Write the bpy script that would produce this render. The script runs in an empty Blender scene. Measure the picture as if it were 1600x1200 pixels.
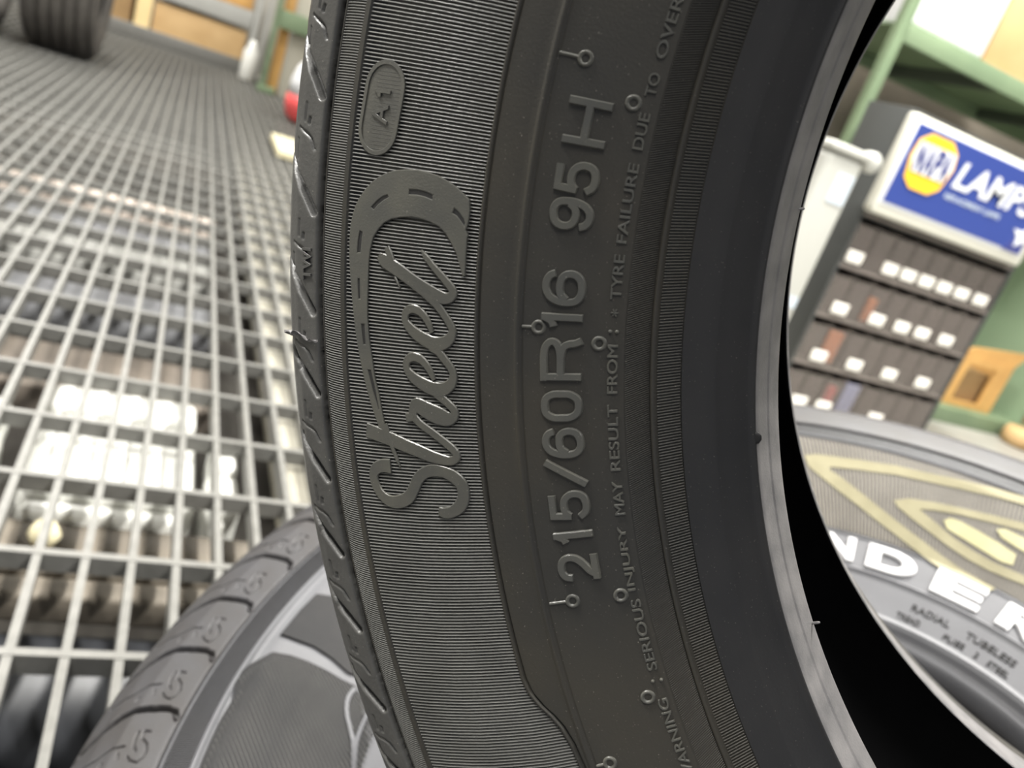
import bpy, bmesh, math, random
import numpy as np
from mathutils import Matrix, Vector
C = bpy.context.scene.collection
random.seed(7)
rng = np.random.default_rng(3)
PI = math.pi
H = 0.590                      # height of the camera above the grating, metres

# ------------------------------------------------------------------ camera
cam_d = bpy.data.cameras.new('camera')
cam_d.sensor_width = 36.0
cam_d.lens = 28.97
cam_d.clip_start = 0.01
cam_d.dof.use_dof = True
cam_d.dof.focus_distance = 0.212
cam_d.dof.aperture_fstop = 14.0
cam = bpy.data.objects.new('camera', cam_d)
C.objects.link(cam)
cam.matrix_world = Matrix(((0.89039, -0.18038, -0.41794, 0.0),
                           (-0.31408, 0.42113, -0.85089, 0.0),
                           (0.32949, 0.88888, 0.31831, H),
                           (0, 0, 0, 1)))
bpy.context.scene.camera = cam
vs = bpy.context.scene.view_settings
vs.view_transform = 'Standard'; vs.look = 'None'; vs.gamma = 1.0; vs.use_curve_mapping = False
vs.exposure = 0.0

# ------------------------------------------------------------------ world and unseen ceiling lights
world = bpy.data.worlds.new('world'); bpy.context.scene.world = world
world.use_nodes = True
world.node_tree.nodes['Background'].inputs[0].default_value = (0.80, 0.86, 1.0, 1)
world.node_tree.nodes['Background'].inputs[1].default_value = 0.25

def area(name, loc, sx, sy, power, col=(1.0, 0.975, 0.925), rot=(0, 0, 0)):
    d = bpy.data.lights.new(name, 'AREA'); d.shape = 'RECTANGLE'; d.size = sx; d.size_y = sy
    d.energy = power; d.color = col
    o = bpy.data.objects.new(name, d); C.objects.link(o); o.location = loc; o.rotation_euler = rot
    return o
LAMPS = ((-1.0, -0.9, 0.25, 1.4, 55), (-1.9, 1.3, 0.20, 1.0, 240), (1.6, 1.45, 0.25, 1.4, 265), (1.7, -0.9, 0.25, 1.4, 200), (-0.6, 5.4, 0.25, 2.4, 200), (2.2, 5.0, 0.25, 2.4, 110))  # unseen; lying-tyre and near-right lamps are added for sheen and bead seat brightness
for x, y, sx_, sy_, pw in LAMPS: area('unseen_ceiling_light', (x, y, 3.0), sx_, sy_, pw)

# ------------------------------------------------------------------ materials
def mat(name, col, rough=0.5, metal=0.0, var=0.0, vscale=30.0, bump=0.0, bscale=400.0, spec=0.5,
        col2=None, dust=0.0, trans=0.0, emit=None, alpha=1.0, coord='Object', streak=None):
    m = bpy.data.materials.new(name); m.use_nodes = True
    nt = m.node_tree; b = nt.nodes['Principled BSDF']
    b.inputs['Base Color'].default_value = (*col, 1); b.inputs['Roughness'].default_value = rough
    b.inputs['Metallic'].default_value = metal; b.inputs['Specular IOR Level'].default_value = spec
    tc = nt.nodes.new('ShaderNodeTexCoord')
    src = tc.outputs[coord]
    if streak:
        mp = nt.nodes.new('ShaderNodeMapping'); mp.inputs['Scale'].default_value = streak
        nt.links.new(src, mp.inputs['Vector']); src = mp.outputs['Vector']
    b.inputs['Alpha'].default_value = alpha
    if trans:
        b.inputs['Transmission Weight'].default_value = trans
    if emit:
        b.inputs['Emission Color'].default_value = (*emit[0], 1); b.inputs['Emission Strength'].default_value = emit[1]
    last = None
    if var > 0 or col2:
        n = nt.nodes.new('ShaderNodeTexNoise'); n.inputs['Scale'].default_value = vscale; n.inputs['Detail'].default_value = 6
        nt.links.new(src, n.inputs['Vector'])
        r = nt.nodes.new('ShaderNodeMapRange'); r.inputs[1].default_value = 0.35; r.inputs[2].default_value = 0.68
        nt.links.new(n.outputs['Fac'], r.inputs[0])
        mx = nt.nodes.new('ShaderNodeMix'); mx.data_type = 'RGBA'
        c2 = col2 if col2 else tuple(c * (1 - var) for c in col)
        mx.inputs[6].default_value = (*col, 1); mx.inputs[7].default_value = (*c2, 1)
        nt.links.new(r.outputs[0], mx.inputs[0]); last = mx.outputs[2]
    if dust > 0:
        v = nt.nodes.new('ShaderNodeTexNoise'); v.inputs['Scale'].default_value = 2600; v.inputs['Detail'].default_value = 1
        nt.links.new(tc.outputs['Object'], v.inputs['Vector'])
        r = nt.nodes.new('ShaderNodeMapRange'); r.inputs[1].default_value = 0.74; r.inputs[2].default_value = 0.80
        nt.links.new(v.outputs['Fac'], r.inputs[0])
        mu = nt.nodes.new('ShaderNodeMath'); mu.operation = 'MULTIPLY'; mu.inputs[1].default_value = dust
        nt.links.new(r.outputs[0], mu.inputs[0])
        mx = nt.nodes.new('ShaderNodeMix'); mx.data_type = 'RGBA'
        if last: nt.links.new(last, mx.inputs[6])
        else: mx.inputs[6].default_value = (*col, 1)
        mx.inputs[7].default_value = (0.45, 0.42, 0.36, 1)
        nt.links.new(mu.outputs[0], mx.inputs[0]); last = mx.outputs[2]
    if last: nt.links.new(last, b.inputs['Base Color'])
    if bump > 0:
        n = nt.nodes.new('ShaderNodeTexNoise'); n.inputs['Scale'].default_value = bscale; n.inputs['Detail'].default_value = 4
        nt.links.new(src, n.inputs['Vector'])
        bp = nt.nodes.new('ShaderNodeBump'); bp.inputs['Strength'].default_value = 1.0; bp.inputs['Distance'].default_value = bump
        nt.links.new(n.outputs['Fac'], bp.inputs['Height']); nt.links.new(bp.outputs['Normal'], b.inputs['Normal'])
    return m

M = {}
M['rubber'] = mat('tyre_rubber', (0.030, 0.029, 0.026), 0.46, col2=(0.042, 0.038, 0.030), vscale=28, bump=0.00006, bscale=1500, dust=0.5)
M['rubber_rib_sheen'] = mat('ribbed_rubber_sheen', (0.20, 0.20, 0.192), 0.32, col2=(0.15, 0.15, 0.144), vscale=60, bump=0.00003, bscale=3000, dust=0.3)  # black rubber; specular brightness of the ribs painted in as a pale colour
M['rubber_emblem'] = mat('raised_rubber', (0.078, 0.078, 0.072), 0.30, col2=(0.100, 0.098, 0.084), vscale=90, bump=0.00005, bscale=2200, dust=0.6)
M['rubber_bead'] = mat('bead_rubber', (0.020, 0.020, 0.021), 0.50, col2=(0.028, 0.027, 0.027), vscale=40, bump=0.00005, bscale=1200, dust=0.35)
M['rubber_seat'] = mat('bead_seat_rubber', (0.24, 0.23, 0.23), 0.40, col2=(0.15, 0.147, 0.15), vscale=120, bump=0.00006, bscale=1500, dust=0.5)
M['rubber_tread'] = mat('tread_rubber', (0.085, 0.084, 0.080), 0.38, col2=(0.062, 0.061, 0.059), vscale=70, bump=0.00010, bscale=900, dust=0.8)
M['liner'] = mat('liner_rubber', (0.010, 0.010, 0.011), 0.6)
M['rubber_low'] = mat('lower_tyre_rubber', (0.100, 0.101, 0.110), 0.50, col2=(0.084, 0.084, 0.092), vscale=30, bump=0.00010, bscale=700)
M['rubber_low_dark'] = mat('lower_tyre_panel_rubber', (0.013, 0.013, 0.014), 0.6, spec=0.25, col2=(0.021, 0.020, 0.020), vscale=30, bump=0.00006, bscale=700, dust=0.4)
M['rubber_low_tread'] = mat('lower_tyre_tread_rubber', (0.046, 0.045, 0.049), 0.52, col2=(0.037, 0.034, 0.034), vscale=40, bump=0.00012, bscale=600)
M['rubber_low_rib_glare'] = mat('lower_tyre_ribbed_rubber_glare', (0.34, 0.31, 0.26), 0.42, col2=(0.27, 0.245, 0.205), vscale=30)  # same rubber as the sidewall; glare on this arc painted into the colour
M['gold'] = mat('gold_print', (0.34, 0.31, 0.195), 0.55, col2=(0.28, 0.255, 0.155), vscale=60)
M['gold_bright'] = mat('bright_gold_print', (0.56, 0.53, 0.31), 0.45, col2=(0.46, 0.43, 0.24), vscale=60)
M['white_rubber'] = mat('white_tyre_lettering', (0.62, 0.62, 0.63), 0.35)
M['galv'] = mat('galvanised_steel', (0.185, 0.183, 0.170), 0.48, metal=0.15, col2=(0.148, 0.146, 0.135), vscale=60, bump=0.0004, bscale=120)
M['plate'] = mat('steel_floor_plate', (0.40, 0.39, 0.35), 0.5, metal=0.2, col2=(0.33, 0.32, 0.29), vscale=8)
M['dirt'] = mat('lower_ground', (0.16, 0.15, 0.13), 0.8, col2=(0.10, 0.09, 0.08), vscale=5)
M['timber'] = mat('weathered_timber', (0.19, 0.165, 0.13), 0.7, col2=(0.11, 0.095, 0.075), vscale=10, bump=0.003, bscale=30, streak=(0.25, 1, 1))
M['plank'] = mat('grey_brown_plank', (0.20, 0.17, 0.14), 0.75, col2=(0.13, 0.11, 0.09), vscale=12)
M['slate'] = mat('blue_grey_board', (0.22, 0.225, 0.235), 0.7, col2=(0.17, 0.17, 0.18), vscale=6)
M['pale'] = mat('pale_board', (0.42, 0.40, 0.335), 0.65, col2=(0.35, 0.33, 0.27), vscale=5)
M['pink'] = mat('pinkish_white_board', (0.78, 0.68, 0.60), 0.65)
M['white_plastic'] = mat('white_plastic', (0.72, 0.72, 0.68), 0.3)
M['container_white'] = mat('off_white_plastic', (0.46, 0.46, 0.425), 0.35)
M['black_pipe'] = mat('black_rubber_roll', (0.035, 0.037, 0.042), 0.45)
M['green'] = mat('green_painted_steel', (0.175, 0.235, 0.14), 0.45, col2=(0.14, 0.195, 0.115), vscale=6)
M['dark_green'] = mat('dark_green_shelf', (0.06, 0.075, 0.055), 0.6)
M['sage'] = mat('sage_green_panel', (0.22, 0.30, 0.19), 0.6)
M['taupe'] = mat('taupe_wall_board', (0.23, 0.20, 0.16), 0.8, col2=(0.17, 0.15, 0.12), vscale=3)
M['cardboard'] = mat('orange_cardboard', (0.62, 0.36, 0.12), 0.7, col2=(0.50, 0.28, 0.09), vscale=10)
M['tan'] = mat('tan_cardboard', (0.52, 0.35, 0.17), 0.7, col2=(0.45, 0.29, 0.13), vscale=6)
M['brown'] = mat('brown_cardboard', (0.34, 0.22, 0.10), 0.7, col2=(0.26, 0.16, 0.07), vscale=4)
M['charcoal'] = mat('charcoal_plastic', (0.050, 0.053, 0.052), 0.5)
M['smoke'] = mat('smoked_plastic', (0.24, 0.21, 0.19), 0.30, col2=(0.19, 0.165, 0.15), vscale=20)
M['smoke_clear'] = mat('smoked_clear_plastic', (0.24, 0.21, 0.19), 0.25, alpha=0.36)
M['label'] = mat('white_label', (0.90, 0.87, 0.80), 0.4)
M['blue'] = mat('sign_blue', (0.032, 0.058, 0.25), 0.4)
M['yellow'] = mat('sign_yellow', (0.95, 0.52, 0.03), 0.4)
M['sign_white'] = mat('sign_white', (0.74, 0.75, 0.77), 0.35)
M['cream'] = mat('cream_sign_frame', (0.60, 0.59, 0.52), 0.35)
M['navy'] = mat('sign_navy', (0.04, 0.05, 0.20), 0.4)
M['red'] = mat('red_plastic', (0.70, 0.10, 0.10), 0.35)
M['orange'] = mat('orange_blister', (0.75, 0.22, 0.05), 0.35)
M['pale_blue'] = mat('pale_blue_label', (0.55, 0.62, 0.70), 0.4)
M['lilac'] = mat('pale_blue_blister', (0.42, 0.48, 0.80), 0.35)
M['wall'] = mat('painted_wall', (0.42, 0.41, 0.37), 0.8, col2=(0.36, 0.35, 0.32), vscale=1)
M['grey_board'] = mat('grey_board', (0.36, 0.36, 0.34), 0.6, col2=(0.31, 0.31, 0.29), vscale=3)
M['light_wood'] = mat('light_wood', (0.86, 0.66, 0.34), 0.6)
M['cream_box'] = mat('pale_yellow_card', (0.66, 0.60, 0.40), 0.6)
M['tube'] = mat('lamp_tube', (0.9, 0.9, 0.9), 0.4, emit=((1.0, 0.97, 0.9), 4.0))

# ------------------------------------------------------------------ mesh helpers
def setp(o, label=None, cat=None, group=None, kind=None):
    if label: o['label'] = label
    if cat: o['category'] = cat
    if group: o['group'] = group
    if kind: o['kind'] = kind
    return o

def empty(name, loc=(0, 0, 0), label=None, cat=None, group=None, mw=None):
    o = bpy.data.objects.new(name, None); C.objects.link(o); o.empty_display_size = 0.05
    if mw is not None: o.matrix_world = mw
    else: o.location = loc
    return setp(o, label, cat, group)

def np_mesh(name, V, F, m, parent=None, smooth=True):
    """V (n,3) metres, F (k,4) or list of polygons"""
    me = bpy.data.meshes.new(name)
    V = np.asarray(V, dtype=np.float32)
    if isinstance(F, np.ndarray):
        k, q = F.shape
        me.vertices.add(len(V)); me.vertices.foreach_set('co', V.ravel())
        me.loops.add(k * q); me.loops.foreach_set('vertex_index', F.ravel().astype(np.int32))
        me.polygons.add(k); me.polygons.foreach_set('loop_start', (np.arange(k) * q).astype(np.int32))
        me.polygons.foreach_set('loop_total', np.full(k, q, dtype=np.int32))
        me.update(calc_edges=True); me.validate()
    else:
        me.from_pydata([tuple(v) for v in V], [], F); me.update()
    if smooth: me.polygons.foreach_set('use_smooth', np.ones(len(me.polygons), dtype=bool))
    me.materials.append(m)
    o = bpy.data.objects.new(name, me); C.objects.link(o)
    if parent: o.parent = parent
    return o

def grid_faces(n, k, close, flip=False):
    """n columns (angle), k rows (profile)"""
    i = np.arange(n if close else n - 1)[:, None]; j = np.arange(k - 1)[None, :]
    i2 = (i + 1) % n
    a = i * k + j; b = i2 * k + j; c = i2 * k + j + 1; d = i * k + j + 1
    F = np.stack([a, b, c, d], -1).reshape(-1, 4)
    return F[:, ::-1].copy() if flip else F

class BM:
    def __init__(s): s.v = []; s.f = []
    def box(s, lo, hi, rz=0.0, c=None):
        x0, y0, z0 = lo; x1, y1, z1 = hi; b = len(s.v)
        P = [(x0, y0, z0), (x1, y0, z0), (x1, y1, z0), (x0, y1, z0), (x0, y0, z1), (x1, y0, z1), (x1, y1, z1), (x0, y1, z1)]
        if rz:
            cx, cy = c if c else ((x0 + x1) / 2, (y0 + y1) / 2); co, si = math.cos(rz), math.sin(rz)
            P = [(cx + (x - cx) * co - (y - cy) * si, cy + (x - cx) * si + (y - cy) * co, z) for x, y, z in P]
        s.v += P
        for q in ((0, 3, 2, 1), (4, 5, 6, 7), (0, 1, 5, 4), (1, 2, 6, 5), (2, 3, 7, 6), (3, 0, 4, 7)): s.f.append(tuple(b + i for i in q))
        return s
    def prism(s, poly, y0, y1):
        """poly in (x, z), extruded along y"""
        b = len(s.v); n = len(poly)
        s.v += [(x, y0, z) for x, z in poly] + [(x, y1, z) for x, z in poly]
        s.f.append(tuple(b + i for i in range(n))); s.f.append(tuple(b + n + i for i in reversed(range(n))))
        for i in range(n): j = (i + 1) % n; s.f.append((b + i, b + n + i, b + n + j, b + j))
        return s
    def lathe(s, prof, c=(0, 0, 0), n=48, axis='z', closed=False):
        b = len(s.v); k = len(prof)
        for i in range(n):
            a = 2 * PI * i / n
            for r, z in prof:
                p = (r * math.cos(a), r * math.sin(a), z)
                if axis == 'x': p = (p[2], p[0], p[1])
                if axis == 'y': p = (p[0], p[2], p[1])
                s.v.append((c[0] + p[0], c[1] + p[1], c[2] + p[2]))
        for i in range(n):
            for j in range(k if closed else k - 1):
                s.f.append((b + i * k + j, b + ((i + 1) % n) * k + j, b + ((i + 1) % n) * k + (j + 1) % k, b + i * k + (j + 1) % k))
        return s
    def obj(s, name, m, parent=None, bevel=0.0, smooth=False, seg=3):
        me = bpy.data.meshes.new(name); me.from_pydata(s.v, [], s.f); me.update()
        bm = bmesh.new(); bm.from_mesh(me); bmesh.ops.recalc_face_normals(bm, faces=bm.faces); bm.to_mesh(me); bm.free()
        me.materials.append(m)
        o = bpy.data.objects.new(name, me); C.objects.link(o)
        if parent: o.parent = parent
        if smooth: me.polygons.foreach_set('use_smooth', np.ones(len(me.polygons), dtype=bool))
        if bevel:
            md = o.modifiers.new('bevel', 'BEVEL'); md.width = bevel; md.segments = seg; md.limit_method = 'ANGLE'
            me.polygons.foreach_set('use_smooth', np.ones(len(me.polygons), dtype=bool))
        return o

def kid(name, b, m, root, bevel=0.0, smooth=False, seg=3):
    """world-space builder parented to a root without moving it"""
    o = b.obj(name, m, None, bevel, smooth, seg); o.parent = root
    o.matrix_parent_inverse = Matrix.Translation(root.location).inverted()
    return o

def text_mesh(body, size=1.0, extrude=0.0, bevel=0.0, offset=0.0, shear=0.0):
    c = bpy.data.curves.new('glyphs', 'FONT'); c.body = body; c.size = size; c.extrude = extrude
    c.bevel_depth = bevel; c.bevel_resolution = 1; c.offset = offset; c.shear = shear; c.resolution_u = 6
    o = bpy.data.objects.new('glyphs', c); C.objects.link(o)
    dg = bpy.context.evaluated_depsgraph_get(); dg.update()
    me = bpy.data.meshes.new_from_object(o.evaluated_get(dg))
    bpy.data.objects.remove(o); bpy.data.curves.remove(c)
    V = np.empty(len(me.vertices) * 3, dtype=np.float32); me.vertices.foreach_get('co', V)
    F = [tuple(p.vertices) for p in me.polygons]
    bpy.data.meshes.remove(me)
    return V.reshape(-1, 3).astype(float), F

def fill_mesh(polys, extrude=0.0, bevel=0.0):
    c = bpy.data.curves.new('plate', 'CURVE'); c.dimensions = '2D'; c.fill_mode = 'BOTH'; c.extrude = extrude
    c.bevel_depth = bevel; c.bevel_resolution = 1
    for P in polys:
        s = c.splines.new('POLY'); s.points.add(len(P) - 1)
        for i, q in enumerate(P): s.points[i].co = (q[0], q[1], 0, 1)
        s.use_cyclic_u = True
    o = bpy.data.objects.new('plate', c); C.objects.link(o)
    dg = bpy.context.evaluated_depsgraph_get(); dg.update()
    me = bpy.data.meshes.new_from_object(o.evaluated_get(dg))
    bpy.data.objects.remove(o); bpy.data.curves.remove(c)
    V = np.empty(len(me.vertices) * 3, dtype=np.float32); me.vertices.foreach_get('co', V)
    F = [tuple(p.vertices) for p in me.polygons]; bpy.data.meshes.remove(me)
    return V.reshape(-1, 3).astype(float), F

def catmull(P, step=0.6):
    P = np.array(P, float); out = []
    Q = np.vstack([2 * P[0] - P[1], P, 2 * P[-1] - P[-2]])
    for i in range(1, len(Q) - 2):
        p0, p1, p2, p3 = Q[i - 1], Q[i], Q[i + 1], Q[i + 2]
        n = max(2, int(np.linalg.norm((p2 - p1)[:2]) / step))
        for t in np.arange(n) / n:
            out.append(0.5 * ((2 * p1) + (-p0 + p2) * t + (2 * p0 - 5 * p1 + 4 * p2 - p3) * t * t + (-p0 + 3 * p1 - 3 * p2 + p3) * t ** 3))
    out.append(P[-1]); return np.array(out)
STROKES = [[[-256.9,-130.9,3.8],[-259.2,-132.1,3.5],[-260.9,-133.9,3.2],[-261.3,-136.0,3.1],[-260.0,-138.1,3.0],[-257.4,-139.7,2.9],[-254.4,-139.8,3.2],[-251.6,-138.3,3.4],[-249.3,-135.5,3.4],[-248.6,-132.5,3.2],[-248.2,-129.3,3.1],[-246.9,-126.8,3.0],[-244.9,-125.1,3.1],[-242.2,-124.1,3.0],[-239.3,-124.0,3.3],[-236.9,-124.9,3.3],[-235.6,-127.1,3.2],[-235.5,-129.7,3.3],[-236.8,-132.2,2.9],[-238.5,-133.6,2.8],[-240.2,-134.1,2.3]],[[-266.9,-126.0,4.0],[-262.7,-125.0,3.8],[-258.6,-124.1,3.7],[-254.5,-123.4,3.5],[-250.6,-122.7,3.3],[-246.9,-122.2,3.1],[-243.9,-121.5,2.7],[-241.7,-120.7,2.3],[-240.6,-119.5,2.2],[-240.9,-118.3,2.1],[-243.4,-117.4,2.1],[-246.3,-116.9,2.0],[-248.9,-116.5,2.0],[-251.6,-116.2,2.0],[-253.5,-115.7,2.1],[-255.0,-115.1,2.4]],[[-254.3,-116.4,2.2],[-255.0,-114.8,2.5],[-255.2,-113.1,2.9],[-254.6,-112.1,3.6],[-251.8,-112.1,4.2],[-248.6,-111.9,4.4],[-245.9,-111.4,3.7],[-244.6,-110.1,2.6],[-244.9,-108.9,2.1],[-246.6,-108.1,2.0],[-249.0,-107.5,2.2],[-251.2,-106.8,2.6]],[[-256.5,-116.5,2.3],[-255.6,-116.0,2.3],[-254.4,-115.3,2.0]],[[-252.4,-104.4,1.1],[-253.8,-103.1,1.6],[-255.8,-101.8,1.9],[-257.8,-101.3,2.2],[-259.7,-101.8,2.3],[-260.8,-103.4,2.1],[-260.2,-105.2,2.1],[-257.9,-106.3,2.7],[-254.5,-106.6,3.2],[-251.4,-106.3,3.5],[-249.1,-105.1,3.2],[-247.9,-103.1,2.6],[-248.0,-101.2,2.0],[-249.2,-99.8,1.9],[-251.6,-98.5,2.0],[-253.8,-97.5,2.1],[-255.9,-97.2,2.5]],[[-256.7,-94.1,1.1],[-258.1,-92.6,1.6],[-260.0,-91.3,1.8],[-262.1,-90.8,2.1],[-263.9,-91.3,2.2],[-264.9,-92.8,2.1],[-264.4,-94.6,2.1],[-262.1,-95.8,2.6],[-258.9,-96.4,3.1],[-255.5,-96.3,3.4],[-253.0,-95.1,3.2],[-251.8,-93.2,2.5],[-251.8,-91.5,2.0],[-253.1,-90.2,1.9],[-255.3,-88.8,1.9],[-257.7,-87.5,2.1],[-260.3,-86.5,2.5],[-261.9,-85.9,2.8]],[[-277.0,-83.3,1.8],[-275.3,-83.8,3.2],[-270.9,-84.2,3.4],[-266.0,-84.9,3.2],[-261.8,-85.5,3.5],[-258.2,-85.6,3.2],[-255.7,-85.1,2.7],[-254.6,-83.6,2.2],[-255.4,-82.5,2.0],[-258.1,-81.2,1.8],[-261.6,-79.7,1.6],[-264.2,-78.4,1.4],[-265.8,-77.4,0.3]],[[-275.4,-80.7,1.8],[-274.3,-81.6,1.9],[-273.0,-83.0,2.1],[-272.1,-83.8,1.6]],[[-262.3,-121.7,2.4],[-261.0,-122.9,2.1],[-258.9,-124.9,1.5],[-257.1,-126.7,1.1],[-255.5,-128.2,0.9],[-254.1,-129.3,0.1]],[[-270.8,-86.1,0.7],[-269.6,-87.0,0.6],[-268.3,-88.1,0.2]]]
SHOE = [[-258.1,-62.7],[-262.0,-61.3],[-264.4,-60.9],[-266.8,-60.6],[-269.8,-60.8],[-272.6,-61.2],[-275.5,-62.1],[-278.5,-63.3],[-280.9,-64.7],[-283.0,-66.4],[-284.7,-68.3],[-286.1,-70.5],[-287.2,-72.8],[-287.9,-75.2],[-288.1,-77.7],[-288.0,-80.0],[-287.3,-83.0],[-286.0,-87.2],[-284.3,-91.1],[-282.4,-95.1],[-280.5,-99.0],[-278.5,-103.0],[-276.5,-106.4],[-274.4,-109.7],[-271.4,-114.0],[-268.2,-118.0],[-265.1,-121.3],[-262.1,-124.2],[-260.8,-123.5],[-263.4,-119.9],[-266.1,-115.5],[-268.5,-112.5],[-270.4,-109.1],[-273.4,-104.0],[-275.9,-98.6],[-277.3,-94.3],[-278.5,-90.2],[-279.7,-86.2],[-280.3,-83.2],[-280.3,-80.0],[-279.4,-77.5],[-278.2,-75.5],[-276.3,-73.8],[-273.7,-72.4],[-270.8,-71.2],[-268.5,-70.7],[-265.7,-70.5],[-263.1,-70.6],[-260.8,-71.5],[-259.0,-72.8],[-256.9,-74.5],[-255.3,-76.5],[-253.7,-78.6],[-253.4,-78.5],[-254.7,-74.4],[-255.8,-70.6],[-255.8,-70.0],[-256.7,-69.2],[-256.7,-67.2],[-257.2,-64.9]]
SLOTS = [[[-273.82,-65.78],[-271.61,-65.03],[-269.06,-64.62],[-266.8,-64.61],[-266.61,-66.06],[-269.06,-66.12],[-271.08,-66.48],[-273.3,-67.18]],[[-283.34,-73.75],[-281.94,-71.47],[-280.58,-69.92],[-279.18,-68.96],[-278.41,-69.6],[-279.88,-70.95],[-281.11,-72.45],[-282.11,-74.17]],[[-284.89,-79.86],[-283.59,-79.96],[-283.14,-82.46],[-282.58,-85.06],[-283.96,-85.62],[-284.62,-83.05],[-284.85,-81.42]],[[-261.01,-65.31],[-259.39,-65.82],[-257.71,-66.85],[-257.04,-67.59],[-257.01,-68.7],[-258.36,-67.87],[-259.82,-67.09],[-261.12,-66.91]],[[-281.89,-91.13],[-280.85,-90.68],[-279.01,-95.62],[-279.89,-96.02]],[[-277.25,-101.17],[-275.88,-100.53],[-273.78,-105.45],[-274.75,-105.92]],[[-271.71,-110.98],[-270.31,-110.44],[-267.89,-113.67],[-264.62,-118.81],[-264.95,-119.17],[-268.14,-115.61]]]
SIZE_CHARS = [["2", 211.74, 213.33], ["1", 210.26, 211.39], ["5", 208.24, 209.95], ["/", 206.43, 208.16], ["6", 204.79, 206.47], ["0", 202.77, 204.47], ["R", 199.99, 202.27], ["1", 198.43, 199.7], ["6", 196.49, 198.36], ["9", 192.87, 194.5], ["5", 191.09, 192.77], ["H", 188.13, 190.37]]
WARN = [["WARNING", 220.88, 226.0], ["SERIOUS", 214.87, 219.12], ["INJURY", 210.56, 214.34], ["MAY", 207.95, 209.88], ["RESULT", 203.62, 207.33], ["FROM", 200.29, 202.98], ["TYRE", 195.46, 197.83], ["FAILURE", 190.77, 194.86], ["DUE", 188.26, 190.07], ["TO", 186.29, 187.44], ["OVER", 183.04, 185.61]]
L_GOLD = [[[-198.1,201.9],[-193.4,209.4],[-185.2,217.4],[-172.0,229.7],[-151.5,246.5],[-133.4,258.1],[-115.8,269.2],[-98.1,279.2],[-80.3,287.7],[-73.2,290.9],[-68.8,285.1],[-76.2,282.5],[-93.8,274.2],[-111.4,264.5],[-129.1,253.7],[-146.9,241.9],[-166.7,224.9],[-179.5,212.3],[-180.5,209.5],[-166.9,213.0],[-151.1,216.4],[-135.2,219.1],[-119.7,221.6],[-104.7,223.9],[-90.0,225.7],[-76.0,227.7],[-63.2,230.2],[-53.1,232.4],[-55.2,225.9],[-62.1,222.5],[-74.7,220.1],[-88.5,218.4],[-103.2,216.8],[-118.1,214.5],[-133.3,211.7],[-149.0,208.7],[-164.6,205.0],[-178.0,201.9],[-189.6,199.4]],[[-135.6,228.7],[-129.6,236.7],[-116.4,246.6],[-102.6,255.2],[-85.4,264.8],[-68.1,273.2],[-61.1,275.9],[-57.9,272.2],[-64.8,269.3],[-82.0,261.0],[-99.3,251.8],[-112.6,242.8],[-120.0,236.6],[-107.4,237.6],[-91.9,238.6],[-78.1,240.6],[-65.4,243.1],[-53.8,246.3],[-39.2,250.4],[-36.0,246.7],[-49.9,242.0],[-63.1,237.9],[-77.6,234.6],[-91.3,232.5],[-106.1,230.8],[-121.3,228.7],[-130.9,227.7]]]
L_GOLDB = [[[-104.0,242.0],[-102.4,246.0],[-96.4,248.7],[-83.6,251.7],[-70.4,253.9],[-58.4,255.0],[-55.5,249.1],[-61.1,246.4],[-74.0,244.3],[-87.3,242.0],[-98.6,239.9]],[[-77.3,259.2],[-73.8,263.0],[-53.6,267.2],[-48.1,260.7],[-60.2,258.6],[-71.3,257.5]]]
L_BLK = [[[-200.0,-224.3],[-205.3,-215.2],[-209.8,-201.5],[-206.9,-192.9],[-202.7,-185.6],[-196.6,-177.1],[-190.6,-170.4],[-184.3,-165.2],[-140.5,-182.5],[-144.9,-258.4],[-153.8,-259.4],[-163.5,-252.6],[-175.1,-243.9],[-188.2,-234.5]],[[-219.8,-193.7],[-231.8,-178.7],[-239.9,-166.2],[-236.3,-154.0],[-230.8,-144.3],[-190.1,-155.6],[-194.1,-165.2],[-202.8,-171.1],[-210.9,-178.9]]]
L_RID = [[[-184.9,-164.9],[-182.1,-169.0],[-178.2,-172.4],[-171.6,-175.0],[-163.3,-176.2],[-154.6,-178.2],[-139.3,-184.0]],[[-179.0,-154.6],[-170.5,-163.8],[-162.3,-171.6],[-154.2,-177.2],[-139.3,-184.0]]]

# ------------------------------------------------------------------ the main tyre (numbers in mm, local z = axle)
KR = [190, 199.6, 203.4, 210, 218.3, 224.5, 229, 240, 252.2, 261.5, 280, 301.6, 308, 314]
KZ = [60, 68.5, 80.8, 87, 92, 95, 98.5, 102, 104.6, 106, 105, 100.2, 96.5, 92]
_r = np.arange(185, 322, 0.25); _z = np.interp(_r, KR, KZ)
_k = np.exp(-0.5 * (np.arange(-40, 41) * 0.25 / 4.0) ** 2); _k /= _k.sum()
_s = np.convolve(np.pad(_z, 40, 'edge'), _k, 'valid'); _w = np.clip(np.minimum((_r - 231) / 6, (306 - _r) / 6), 0, 1)
_z = _z * (1 - _w) + _s * _w
def zp(r): return np.interp(r, _r, _z)
def P3(r, th, h=0.0):
    r = np.asarray(r, float); a = np.radians(th)
    return np.stack([r * np.cos(a), r * np.sin(a), zp(r) + h], -1) / 1000.0
JT = [(150, 253.5), (163, 253.5), (168, 262.0), (218.3, 262.0), (219.1, 261.4), (219.9, 259.6), (220.5, 257.8), (221.2, 256.3), (222.3, 255.2), (223.6, 254.9), (226, 254.9), (360, 254.9)]
def rD(th):
    th = np.asarray(th) % 360.0
    return np.where((th > 150) & (th < 360), np.interp(th, [a for a, _ in JT], [b for _, b in JT]), 254.9)
def dense_angles(a0, a1, da, dc):
    return np.concatenate([np.arange(a0, a1, da), np.arange(a1, a0 + 360, dc)])
TH = dense_angles(168, 238, 0.15, 1.0)

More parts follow.
